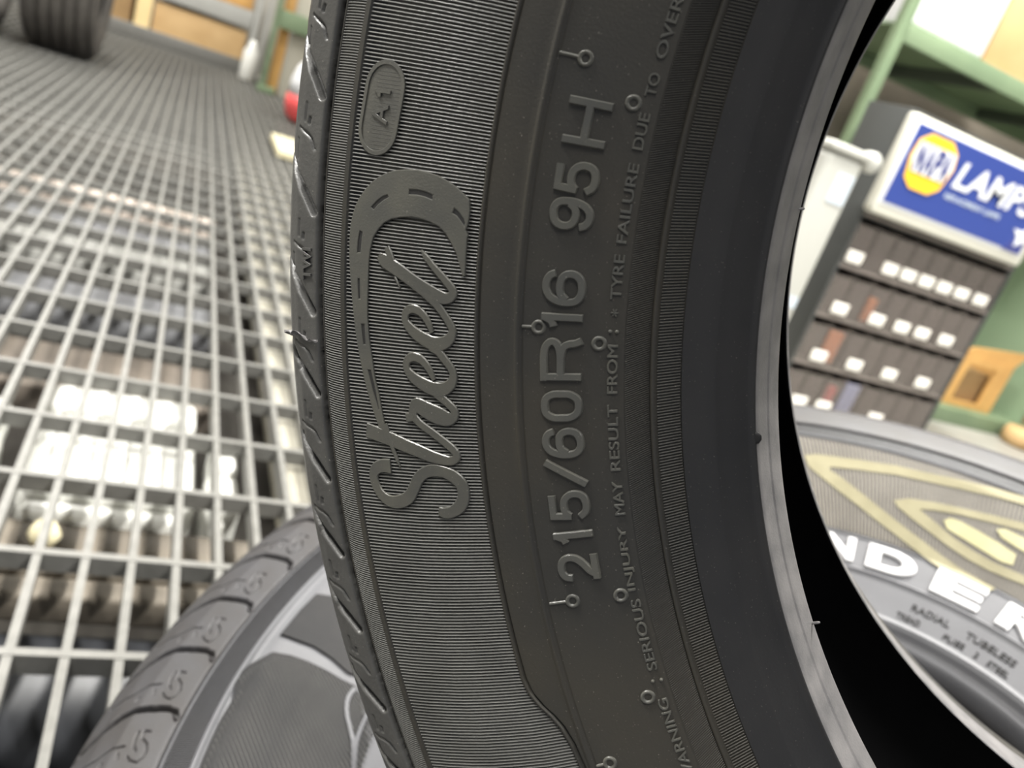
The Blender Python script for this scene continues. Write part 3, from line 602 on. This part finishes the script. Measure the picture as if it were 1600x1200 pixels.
# ------------------------------------------------------------------ floor: steel grating, plate, ground below
SX, SY, OX, OY = 0.04531, 0.1500, -0.0493, 0.8115
g = BM()
for i in range(-72, 29):
    x = OX + i * SX; g.box((x - 0.0041, -0.55, -0.028), (x + 0.0041, 7.14, 0.0))
for j in range(-42, 10):
    y = OY - j * SY; g.box((OX - 72 * SX, y - 0.0048, -0.0215), (OX + 28 * SX, y + 0.0048, 0.0008))
o = g.obj('floor', M['galv']); setp(o, kind='structure')
o = BM().box((1.235, -0.9, -0.03), (6.0, 8.2, 0.0)).box((-3.6, 7.145, -0.03), (1.235, 8.2, 0.0)).box((-3.6, -0.9, -0.03), (1.235, -0.56, 0.0)).obj('floor', M['plate']); setp(o, kind='structure')
o = BM().box((-4.0, -1.0, -1.15), (6.0, 8.2, -1.1)).obj('floor', M['dirt']); setp(o, kind='structure')
o = BM().box((-4.0, 8.0, -1.1), (6.0, 8.15, 3.3)).obj('wall_back', M['wall']); setp(o, kind='structure')
o = BM().box((-4.1, -1.0, -1.1), (-3.9, 8.1, 3.3)).obj('wall_left', M['wall']); setp(o, kind='structure')
o = BM().box((5.6, -1.0, -1.1), (5.8, 8.1, 3.3)).obj('wall_right', M['wall']); setp(o, kind='structure')
o = BM().box((-4.0, -3.2, 3.2), (6.0, 8.2, 3.3)).obj('ceiling', M['wall']); setp(o, kind='structure')
# steel beams that carry the grating
for x0, y0, x1, y1, z in ((-3.5, 3.24, 1.2, 3.40, -0.03), (-3.5, 6.05, 1.2, 6.15, -0.03)):
    o = BM().box((x0, y0, z - 0.10), (x1 if y0 > 9 else 0.22, y1, z - 0.001)).obj('support_beam', M['galv'], bevel=0.003)
    setp(o, 'pale steel beam crossing below the grating, %s' % ('the nearer one' if y0 < 5 else 'the one by the far rack'), 'beam', 'beams under the grating')

# things lying below the grating, front to back
def plankrow(y0, y1, z, m, label, name='plank', th=0.07, x0=-2.2, x1=0.17, group=None):
    o = BM().box((x0, y0, z - th), (x1, y1, z)).obj(name, M[m], bevel=0.008)
    return setp(o, label, 'board', group)
plankrow(0.816, 0.852, -0.06, 'timber', 'narrow weathered timber beam below the grating, nearer to the black rolls', 'timber_beam', 0.04, x1=0.31)
plankrow(0.862, 0.958, -0.06, 'timber', 'wide weathered timber beam below the grating, nearer to the white tubs', 'timber_beam', 0.045, x1=0.57)
plankrow(1.52, 1.72, -0.16, 'plank', 'brown plank below the grating just beyond the white tubs')
plankrow(1.93, 2.09, -0.16, 'slate', 'blue grey board below the grating beyond the black gap')
plankrow(2.28, 2.46, -0.16, 'grey_board', 'plain grey board below the grating, behind the blue grey board')
plankrow(2.50, 2.66, -0.16, 'slate', 'blue grey board below the grating in front of the pinkish board')
plankrow(2.76, 2.97, -0.12, 'pink', 'pinkish white board below the grating')
plankrow(3.75, 4.35, -0.16, 'grey_board', 'wide grey board below the grating beyond the pale beam')
plankrow(4.9, 5.9, -0.16, 'slate', 'blue grey board below the grating near the far rack')
o = BM().box((0.235, 0.99, -0.10), (1.2, 7.1, -0.031)).obj('pale_sheet', M['pale'], bevel=0.003)
setp(o, 'long pale sheet lying under the right side of the grating', 'board')
o = BM().box((0.335, 0.62, -0.20), (0.9, 0.90, -0.11)).obj('pale_sheet', M['pale'], bevel=0.006)
setp(o, 'short pale sheet under the grating beside the timber beams', 'board')

def tub(x0, x1, y0, y1, z, h, label):
    t = empty('plastic_tub', ((x0 + x1) / 2, (y0 + y1) / 2, z - h), label, 'tub', 'white tubs below the grating')
    w, d = x1 - x0, y1 - y0
    b = BM().box((-w / 2, -d / 2, 0), (w / 2, d / 2 - 0.06, h)).obj('tub_body', M['white_plastic'], t, bevel=0.02, seg=4)
    BM().box((-w / 2 + 0.004, d / 2 - 0.075, h - 0.05), (w / 2 - 0.004, d / 2, h + 0.012)).obj('tub_handle', M['white_plastic'], t, bevel=0.012, seg=4)
    BM().box((-w / 2 + 0.01, -d / 2 - 0.03, h - 0.05), (w / 2 - 0.02, -d / 2 - 0.004, h - 0.012)).obj('tub_lip', M['white_plastic'], t, bevel=0.01, seg=4)
    for k in range(2):
        x = -w / 2 + w * (k + 1) / 3; BM().box((x - 0.004, -d / 2 + 0.03, h - 0.005), (x + 0.004, d / 2 - 0.09, h + 0.003)).obj('moulded_rib', M['white_plastic'], t, bevel=0.002)
tub(-0.096, 0.113, 0.988, 1.265, -0.035, 0.16, 'largest white plastic tub seen through the grating')
tub(0.124, 0.172, 0.988, 1.15, -0.035, 0.16, 'narrow white plastic tub to the right of the largest tub')
tub(-0.36, -0.131, 0.988, 1.196, -0.035, 0.16, 'white plastic tub to the left of the largest tub, cut by the picture edge')

for y, z, r, lab in ((0.765, -0.185, 0.088, 'black rubber roll below the grating next to the timber beams'), (0.575, -0.185, 0.088, 'black rubber roll below the grating, the one nearest to the camera')):
    t = empty('rubber_roll', (-0.6, y, z - r), lab, 'roll', 'black rolls below the grating')
    BM().lathe([(0.02, -0.9), (r * 0.6, -0.9), (r - 0.006, -0.898), (r, -0.89), (r, 0.89), (r - 0.006, 0.898), (r * 0.6, 0.9), (0.02, 0.9)], (0, 0, r), 40, 'x').obj('roll_body', M['black_pipe'], t, smooth=True)
o = BM().lathe([(0.0, -0.0155), (0.012, -0.013), (0.018, 0), (0.012, 0.013), (0.0, 0.0155)], (0, 0, 0), 20).obj('stone', M['cream_box'], smooth=True); o.location = (-0.052, 0.905, -0.044)
setp(o, 'small yellowish lump lying on the wide timber beam', 'stone')

# ------------------------------------------------------------------ bulb cabinet with sign
cab = empty('bulb_cabinet', (2.04, 1.91, 0), 'dark bulb display cabinet with a blue lamps sign and rows of clear bins', 'cabinet')
X0, X1, YF, YB = 1.735, 2.375, 1.830, 1.995
b = BM().box((X0 - 0.012, YF, 0), (X0, YB, 0.895)).box((X1, YF, 0), (X1 + 0.012, YB, 0.895)).box((X0, YB - 0.008, 0), (X1, YB, 0.895)).box((X0, YF, 0.885), (X1, YB - 0.008, 0.897)).box((X0, YF + 0.012, 0.598), (X1, YB - 0.008, 0.884))
kid('cabinet_body', b, M['charcoal'], cab, bevel=0.0015)
for z in (0.0, 0.15, 0.30, 0.45, 0.60):
    kid('shelf', BM().box((X0, YF + 0.002, z), (X1, YB - 0.009, z + 0.009)), M['smoke'], cab)
labs = [[1.773, 1.917, 1.993, 2.071, 2.150, 2.230, 2.317], [1.809, 1.961, 2.069, 2.159, 2.268], [1.817, 1.964, 2.116, 2.268], [1.826, 1.925, 2.151]]
pitch = (X1 - X0) / 8
placed = set()
for row, z0 in enumerate((0.459, 0.309, 0.159, 0.009)):
    for k in range(8):
        xa = X0 + k * pitch + 0.002; xb = xa + pitch - 0.004
        b = BM().box((xa, YF + 0.004, z0), (xb, YF + 0.007, z0 + 0.118)).box((xa, YF + 0.004, z0), (xb, YB - 0.012, z0 + 0.003))
        b.box((xa, YF + 0.004, z0), (xa + 0.002, YB - 0.012, z0 + 0.13)).box((xb - 0.002, YF + 0.004, z0), (xb, YB - 0.012, z0 + 0.13))
        bn = kid('bin', b, M['smoke_clear'], cab)
        for lx in labs[row]:
            if xa - 0.006 <= lx < xb + 0.004 and (row, lx) not in placed:
                placed.add((row, lx))
                w = 0.030; l = BM().box((lx - w, YF - 0.003, z0 + 0.010), (lx + w, YF + 0.003, z0 + 0.044)).obj('bin_label', M['label'], None, bevel=0.003)
                l.parent = bn; l.matrix_parent_inverse = (Matrix.Translation(cab.location) @ bn.matrix_parent_inverse).inverted()
for x, z, w, h, m, lab in ((1.926, 0.318, 0.018, 0.075, 'orange', 'orange bulb pack'), (1.855, 0.168, 0.03, 0.10, 'orange', 'orange bulb pack'), (1.942, 0.018, 0.016, 0.085, 'red', 'red bulb pack'), (2.015, 0.018, 0.032, 0.105, 'lilac', 'pale blue bulb pack')):
    o = BM().box((x - w, YF + 0.0085, z), (x + w, YF + 0.027, z + h)).obj('bulb_pack', M[m], bevel=0.004)
    setp(o, {('orange', 0.318): 'orange bulb pack in the second row of bins', ('orange', 0.168): 'orange bulb pack in the third row of bins', ('red', 0.018): 'red bulb pack in the bottom row of bins', ('lilac', 0.018): 'pale blue bulb pack in the bottom row beside the red one'}[(m, z)], 'bulb pack', 'loose bulb packs in the cabinet')
# sign
ys = 1.790
kid('sign_frame', BM().box((1.712, ys, 0.614), (2.346, YF - 0.002, 0.884)), M['cream'], cab, bevel=0.010, seg=4)
kid('sign_face', BM().box((1.720, ys - 0.003, 0.642), (2.318, ys + 0.004, 0.873)), M['sign_white'], cab, bevel=0.002)
kid('sign_face', BM().box((1.729, ys - 0.0055, 0.652), (2.308, ys - 0.001, 0.864)), M['blue'], cab)
kid('sign_corner', BM().prism([(2.308, 0.648), (2.23, 0.648), (2.262, 0.692), (2.308, 0.74)], ys - 0.0068, ys - 0.004), M['navy'], cab)
kid('sign_star', BM().prism([(2.308, 0.735), (2.275, 0.712), (2.236, 0.712), (2.262, 0.692), (2.268, 0.664), (2.308, 0.690)], ys - 0.008, ys - 0.0055), M['sign_white'], cab)
hexa = [(1.752, 0.828), (1.786, 0.852), (1.866, 0.852), (1.898, 0.828), (1.910, 0.787), (1.894, 0.728), (1.862, 0.706), (1.790, 0.706), (1.757, 0.728), (1.744, 0.780)]
kid('sign_badge', BM().prism(hexa, ys - 0.0085, ys - 0.004), M['yellow'], cab)
kid('sign_badge_band', BM().prism([(1.757, 0.826), (1.893, 0.826), (1.902, 0.787), (1.891, 0.748), (1.764, 0.748), (1.751, 0.780)], ys - 0.0105, ys - 0.008), M['sign_white'], cab)
def sign_text(body, x0, x1, z0, z1, y, m, name, offset=0.0, shear=0.0, ext=0.0012):
    V, F = text_mesh(body, 1.0, 0.0, 0.0, offset, shear)
    x = (V[:, 0] - V[:, 0].min()) / np.ptp(V[:, 0]); z = (V[:, 1] - V[:, 1].min()) / np.ptp(V[:, 1])
    a = np.stack([x0 + (x1 - x0) * x, np.full_like(x, y), z0 + (z1 - z0) * z], -1)
    n = len(a); V2 = np.concatenate([a, a + (0, ext, 0)]); F2 = list(F) + [tuple(n + i for i in reversed(f)) for f in F]
    o = np_mesh(name, V2, F2, m, None, smooth=False); o.parent = cab; o.matrix_parent_inverse = Matrix.Translation(cab.location).inverted(); return o
for ch_, xa_ in zip('NAPA', (1.764, 1.798, 1.832, 1.862)): sign_text(ch_, xa_, xa_ + 0.029, 0.751, 0.823, ys - 0.0125, M['navy'], 'badge_lettering', 0.035)
sign_text('LAMPS', 1.930, 2.268, 0.748, 0.822, ys - 0.0075, M['sign_white'], 'sign_lettering', 0.02, 0.15)
sign_text('REPLACEMENT LAMPS', 1.925, 2.158, 0.716, 0.730, ys - 0.0075, M['pale_blue'], 'sign_lettering', 0.01)

# ------------------------------------------------------------------ green shelving and what stands on it
rack = empty('green_shelving', (2.9, 2.35, 0), 'green painted steel shelving unit behind the bulb cabinet', 'shelving')
for x, y in ((1.800, 2.10), (1.800, 2.66), (4.30, 2.10), (4.30, 2.66)):
    kid('post', BM().box((x, y, 0), (x + 0.034, y + 0.034, 2.3)), M['green'], rack, bevel=0.003)
for z in (0.0, 1.085, 2.1):
    dz = 0.055 if z else 0.06
    kid('shelf', BM().box((1.835, 2.098, z), (4.30, 2.116, z + dz)).box((1.835, 2.116, z + dz - 0.008), (4.30, 2.66, z + dz)).box((1.835, 2.642, z), (4.30, 2.66, z + dz - 0.008)), M['green'], rack, bevel=0.002)
for x in (2.3, 2.8, 3.3, 3.8):
    kid('shelf_rib', BM().box((x, 2.118, 1.095), (x + 0.03, 2.64, 1.131)), M['dark_green'], rack)
kid('back_panel', BM().box((2.42, 2.664, 0.06), (4.30, 2.672, 0.95)), M['sage'], rack)
kid('divider', BM().prism([(3.245, 0.061), (3.265, 0.061), (3.265, 1.08), (3.245, 1.08)], 2.13, 2.64), M['sage'], rack)
o = BM().box((1.843, 2.112, 1.141), (2.155, 2.45, 1.50)).obj('white_box', M['sign_white'], bevel=0.012); setp(o, 'large white box on the upper green shelf', 'box')
o = BM().box((2.172, 2.125, 1.141), (2.70, 2.5, 1.46)).obj('cardboard_box', M['tan'], bevel=0.004); setp(o, 'tan cardboard box on the upper green shelf beside the white box', 'box')
cb = empty('cardboard_box', (2.95, 2.30, 0.06), 'open orange cardboard box on the bottom green shelf', 'box')
kid('box_body', BM().box((2.80, 2.16, 0.061), (2.812, 2.42, 0.265)).box((3.088, 2.16, 0.061), (3.10, 2.42, 0.265)).box((2.812, 2.408, 0.061), (3.088, 2.42, 0.265)).box((2.812, 2.16, 0.061), (3.088, 2.172, 0.085)).box((2.812, 2.16, 0.235), (3.088, 2.172, 0.265)).box((2.812, 2.16, 0.085), (2.86, 2.172, 0.235)).box((3.02, 2.16, 0.085), (3.088, 2.172, 0.235)).box((2.812, 2.172, 0.061), (3.088, 2.408, 0.07)), M['cardboard'], cb)
kid('box_flap', BM().prism([(2.795, 0.262), (3.105, 0.262), (3.16, 0.33), (2.85, 0.30)], 2.165, 2.172), M['cardboard'], cb)
kid('dark_contents', BM().box((2.84, 2.20, 0.072), (3.05, 2.38, 0.20)), M['brown'], cb)
o = BM().box((3.30, 2.13, 0.061), (3.62, 2.45, 0.34)).obj('cardboard_box', M['brown'], bevel=0.004); setp(o, 'brown cardboard box at the right edge on the bottom green shelf', 'box')
o = BM().lathe([(0, 0), (0.045, 0.0), (0.06, 0.015), (0.062, 0.05), (0.05, 0.07), (0, 0.074)], (0, 0, 0), 28).obj('gold_tin', M['tan'], smooth=True); o.location = (3.13, 2.02, 0.001)
setp(o, 'small pale gold tin on the floor before the green shelving', 'tin')
wb = BM().box((1.0, 2.80, 0.0), (5.5, 2.84, 2.6)).obj('pegboard_panel', M['taupe']); setp(wb, 'tall taupe board standing behind the green shelving', 'panel')
for z in (0.80, 1.12, 1.20):
    o = BM().box((1.35, 2.76, z), (1.98, 2.801, z + 0.035)).obj('rail', M['grey_board'], bevel=0.003); setp(o, {0.80: 'lowest pale rail on the taupe board left of the green post', 1.12: 'middle pale rail on the taupe board left of the green post', 1.20: 'topmost pale rail on the taupe board left of the green post'}[z], 'rail', 'rails on the taupe board')

ct = empty('plastic_container', (1.50, 1.76, 0), 'tall white plastic container with a pale blue label, left of the bulb cabinet', 'container')
kid('container_body', BM().box((1.425, 1.70, 0), (1.546, 1.82, 0.715)), M['container_white'], ct, bevel=0.018, seg=4)
kid('container_rim', BM().box((1.415, 1.69, 0.716), (1.553, 1.83, 0.738)), M['container_white'], ct, bevel=0.008, seg=3)
kid('cap', BM().lathe([(0, -0.02), (0.022, -0.02), (0.026, -0.012), (0.026, 0.012), (0.02, 0.02), (0, 0.02)], (1.565, 1.715, 0.722), 24, 'y'), M['container_white'], ct, smooth=True)
kid('front_label', BM().box((1.475, 1.6975, 0.60), (1.530, 1.6995, 0.675)), M['pale_blue'], ct)
kid('front_label', BM().box((1.450, 1.6975, 0.32), (1.532, 1.6995, 0.35)), M['pale_blue'], ct)

# ------------------------------------------------------------------ far end of the aisle
def far_tyre(x, y, R, w, label):
    t = empty('truck_tyre', (x, y, 0), label, 'tyre', 'tyres at the far left')
    pr = [(R * 0.60, -w * 0.40), (R * 0.62, -w * 0.46), (R * 0.80, -w * 0.50), (R * 0.93, -w * 0.47), (R * 0.985, -w * 0.40)]
    for k in range(5):
        c = -w * 0.40 + w * 0.8 * (k + 0.0) / 5; pr += [(R, c + 0.004), (R, c + w * 0.8 / 5 - 0.012), (R - 0.014, c + w * 0.8 / 5 - 0.009), (R - 0.014, c + w * 0.8 / 5 - 0.002)]
    pr += [(R * 0.985, w * 0.40), (R * 0.93, w * 0.47), (R * 0.80, w * 0.50), (R * 0.62, w * 0.46), (R * 0.60, w * 0.40)]
    BM().lathe(pr, (0, 0, R), 72, 'x').obj('tread', M['rubber_far'], t, smooth=True)
    BM().lathe([(R * 0.60, -w * 0.40), (R * 0.60, -w * 0.30), (R * 0.88, -w * 0.3), (R * 0.90, 0), (R * 0.88, w * 0.3), (R * 0.60, w * 0.30), (R * 0.60, w * 0.40)], (0, 0, R), 72, 'x').obj('inner_liner', M['liner'], t, smooth=True)
M['rubber_far'] = mat('dusty_tyre_rubber', (0.10, 0.092, 0.082), 0.7, col2=(0.075, 0.068, 0.062), vscale=12)
far_tyre(-0.60, 5.06, 0.45, 0.34, 'brownish tyre standing upright at the far left of the grating')
far_tyre(-1.02, 4.86, 0.45, 0.34, 'bluish dark tyre at the left picture edge beside the brownish tyre')

fr = empty('storage_rack', (-0.1, 7.5, 0), 'low grey storage rack across the far end of the aisle', 'rack')
kid('rack_base', BM().box((-1.6, 7.16, 0.0), (0.42, 7.8, 0.085)), M['grey_board'], fr, bevel=0.01)
kid('rack_lip', BM().box((-1.6, 7.14, 0.0), (0.42, 7.158, 0.10)), M['galv'], fr, bevel=0.006)
kid('post', BM().box((-0.43, 7.20, 0.087), (-0.325, 7.26, 1.2)), M['light_wood'], fr, bevel=0.004)
kid('shelf', BM().box((-0.31, 7.22, 0.335), (0.37, 7.8, 0.46)), M['grey_board'], fr, bevel=0.004)
kid('post', BM().box((0.375, 7.20, 0.087), (0.42, 7.30, 1.2)), M['grey_board'], fr, bevel=0.004)
o = BM().box((-0.31, 7.25, 0.088), (0.355, 7.7, 0.30)).obj('cardboard_box', M['tan'], bevel=0.006); setp(o, 'long tan cardboard box at the bottom of the far rack', 'box')
o = BM().box((-1.25, 7.25, 0.088), (-0.46, 7.7, 0.55)).obj('cardboard_box', M['brown'], bevel=0.006); setp(o, 'dark brown box left of the light wooden post of the far rack', 'box')
o = BM().box((-0.31, 7.30, 0.462), (0.355, 7.7, 0.80)).obj('cardboard_box', M['cardboard'], bevel=0.006); setp(o, 'orange brown box above the grey shelf of the far rack', 'box')
o = BM().box((0.44, 6.95, 0.0), (0.475, 7.05, 1.4)).obj('steel_upright', M['grey_board'], bevel=0.004); setp(o, 'grey steel upright between the far rack and the green post', 'upright')
gp_ = empty('green_rack', (0.9, 6.6, 0), 'green steel rack at the far end with a tan board leaning in it', 'rack')
kid('post', BM().box((0.455, 6.30, 0), (0.49, 6.34, 1.6)), M['green'], gp_, bevel=0.003)
kid('foot', BM().box((0.44, 6.26, 0), (0.56, 6.38, 0.04)), M['green'], gp_, bevel=0.003)
kid('crossbar', BM().box((0.492, 6.30, 0.44), (1.3, 6.34, 0.56)), M['green'], gp_, bevel=0.003)
kid('post', BM().box((1.3, 6.30, 0), (1.34, 6.34, 1.6)), M['green'], gp_, bevel=0.003)
o = BM().box((0.505, 6.38, 0.0), (0.58, 6.42, 0.95)).obj('orange_board', M['cardboard'], bevel=0.003); setp(o, 'narrow orange brown board standing right of the far green post', 'board')
o = BM().box((0.59, 6.36, 0.0), (1.25, 6.40, 1.0)).obj('tan_board', M['pale'], bevel=0.003); setp(o, 'pale tan board standing behind the red and white jug', 'board')
o = BM().lathe([(0, 0), (0.05, 0), (0.055, 0.01), (0.055, 0.20), (0.03, 0.24), (0.02, 0.28), (0, 0.285)], (0, 0, 0), 24).obj('white_bottle', M['white_plastic'], smooth=True); o.location = (0.385, 6.75, 0.001)
setp(o, 'small white bottle on the grating left of the far green post', 'bottle')
jg = empty('jug', (0.665, 5.15, 0), 'red and white round jug standing on the far grating beside the upright tyre', 'jug')
BM().lathe([(0, 0.0), (0.09, 0), (0.125, 0.03), (0.14, 0.09), (0.138, 0.15), (0.0, 0.15)], (0, 0, 0.001), 36).obj('jug_base', M['red'], jg, smooth=True)
BM().lathe([(0, 0.152), (0.137, 0.152), (0.132, 0.23), (0.11, 0.31), (0.07, 0.36), (0.045, 0.38), (0.045, 0.42), (0, 0.42)], (0, 0, 0.001), 36).obj('jug_top', M['sign_white'], jg, smooth=True)
o = BM().box((0.40, 3.72, 0.001), (0.62, 4.16, 0.035)).obj('pale_yellow_box', M['cream_box'], bevel=0.006); setp(o, 'flat pale yellow box lying on the grating beside the upright tyre', 'box')

# unseen ceiling lamps that carry the area lights
for (x, y, _, ln, _), lab in zip(LAMPS, ('above the near left of the grating', 'above the middle of the aisle', 'above the lying tyre, added for sheen on its sidewall', 'above the near right, added to brighten the bead seat', 'above the far tyres', 'above the green shelving')):
    t = empty('unseen_ceiling_lamp', (x, y, 3.2), 'unseen long white fluorescent lamp fitting on the ceiling ' + lab, 'lamp', 'unseen fluorescent ceiling lamps')
    BM().box((-0.17, -1.25, -0.09), (0.17, 1.25, -0.001)).obj('lamp_housing', M['sign_white'], t, bevel=0.01)
    for s in (-0.07, 0.07): BM().lathe([(0.0, -1.15), (0.016, -1.15), (0.016, 1.15), (0.0, 1.15)], (s, 0, -0.115), 12, 'y').obj('tube', M['tube'], t, smooth=True)
